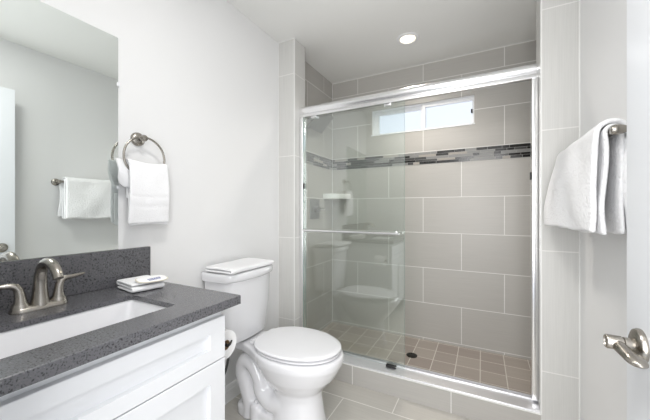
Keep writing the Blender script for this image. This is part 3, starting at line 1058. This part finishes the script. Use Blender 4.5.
bm = bmesh.new()
DRX, DRY = -0.483, 2.372
lathe(bm, [(0, -0.002), (0.041, -0.002), (0.041, 0.003), (0.037, 0.004), (0.0, 0.004)], (DRX, DRY, PAN + 0.001), (0, 0, 1))
for k in range(10):
    t = 2 * PI * k / 10
    lathe(bm, [(0, 0.004), (0.006, 0.004), (0.005, 0.0055), (0, 0.0055)], (DRX + 0.025 * math.cos(t), DRY + 0.025 * math.sin(t), PAN + 0.001), (0, 0, 1), 10)
o = build('shower_drain', bm, DARKMET)
recentre(o, (DRX, DRY, PAN))
tag(o, 'round dark drain in the shower floor', 'drain')

rl = thing('recessed_ceiling_light', 'round lit downlight in the ceiling over the shower', 'ceiling light', (-0.489, 2.255, ZC))
bm = bmesh.new()
n = 48
prof = [(0.082, 0.0005), (0.080, -0.004), (0.060, -0.008), (0.054, -0.003), (0.052, 0.0005)]
rings = [[(-0.489 + r * math.cos(2 * PI * k / n), 2.255 + r * math.sin(2 * PI * k / n), ZC + h) for k in range(n)] for r, h in prof]
loft(bm, rings, False, False)
build('trim_ring', bm, TRIMW, rl)
bm = bmesh.new()
lathe(bm, [(0, 0), (0.0515, 0), (0.0515, 0.0015), (0, 0.0015)], (-0.489, 2.255, ZC - 0.004), (0, 0, 1))
build('lens', bm, LENS, rl)
d = bpy.data.lights.new('downlight_beam', 'SPOT')
d.energy = 22; d.spot_size = R(140); d.spot_blend = 1.0; d.shadow_soft_size = 0.08; d.color = (1.0, 0.93, 0.84)
lo = bpy.data.objects.new('downlight_beam', d)
lo.location = (0, 0, -0.03)
lo.parent = rl
C.objects.link(lo)

# ------------------------------------------------------------ towel bar and bath towel on the right wall
BX, BZ = 0.348, 1.400
BY0, BY1 = 1.165, 1.775
tb = thing('towel_bar', 'brushed nickel towel bar on the white wall beside the door', 'towel bar', (XR, (BY0 + BY1) / 2, BZ))
bm = bmesh.new(); tube(bm, [(BX, BY0, BZ), (BX, BY1, BZ)], 0.0085, 16)
build('bar', bm, NICKEL, tb)
for y in (BY0, BY1):
    bm = bmesh.new()
    lathe(bm, [(0.0, 0.0005), (0.029, 0.0005), (0.029, 0.005), (0.024, 0.011), (0.013, 0.015), (0.009, 0.024), (0.0085, 0.05), (0.0125, 0.058), (0.0155, 0.068), (0.0155, 0.078), (0.012, 0.086), (0.0, 0.089)], (XR, y, BZ), (-1, 0, 0))
    build('bracket', bm, NICKEL, tb)

bt = thing('bath_towel', 'thick white towel draped over the towel bar on the right', 'towel', (BX, 1.48, 1.09))
def bar_towel(y0, y1, rad, zf, zb, bulge, seed, flare):
    def fn(u, v):
        y = y0 + (y1 - y0) * u
        if v < 0.40:                        # back side
            t = v / 0.40
            z = zb + (BZ - zb) * t
            x = BX + rad + 0.004 * (1 - t)
        elif v < 0.54:
            a = (v - 0.40) / 0.14 * PI
            x = BX + rad * math.cos(a)
            z = BZ + rad * math.sin(a)
        else:
            t = (v - 0.54) / 0.46
            z = BZ - (BZ - zf) * t
            x = BX - rad - bulge * (0.12 + 0.88 * u) * math.sin(min(1.0, t * 1.2) * PI / 2) - 0.006 * math.sin(u * 7.5 + seed) * t
            y += flare * (u - 0.15) * t
        x += fold_noise((u * 4, v * 4, seed), 1.0, 0.012) * (1 if v > 0.56 else 0.4)
        z += fold_noise((u * 4, v * 3, seed + 3), 1.0, 0.006)
        x = min(x, XR - 0.012)
        return (x, y, z)
    return fn
sheet('outer_layer', bar_towel(1.195, 1.735, 0.036, 1.095, 1.100, 0.042, 2.0, 0.035), 36, 64, 0.015, bt, 1, m=TERRY)
sheet('inner_layer', bar_towel(1.188, 1.715, 0.0185, 1.088, 1.094, 0.012, 6.0, 0.02), 32, 60, 0.012, bt, 1, m=TERRY)
def back_fold(u, v):
    y = 1.172 + 0.53 * u + 0.006 * math.sin(v * 5)
    z = 1.383 - (1.383 - 1.108) * v + 0.005 * math.sin(u * 6)
    x = 0.3775 + 0.006 * v + 0.004 * math.sin(v * 7 + 1) + 0.002 * math.sin(u * 14)
    return (x, y, z)
sheet('back_fold', back_fold, 24, 22, 0.022, bt, 1, m=TERRY)
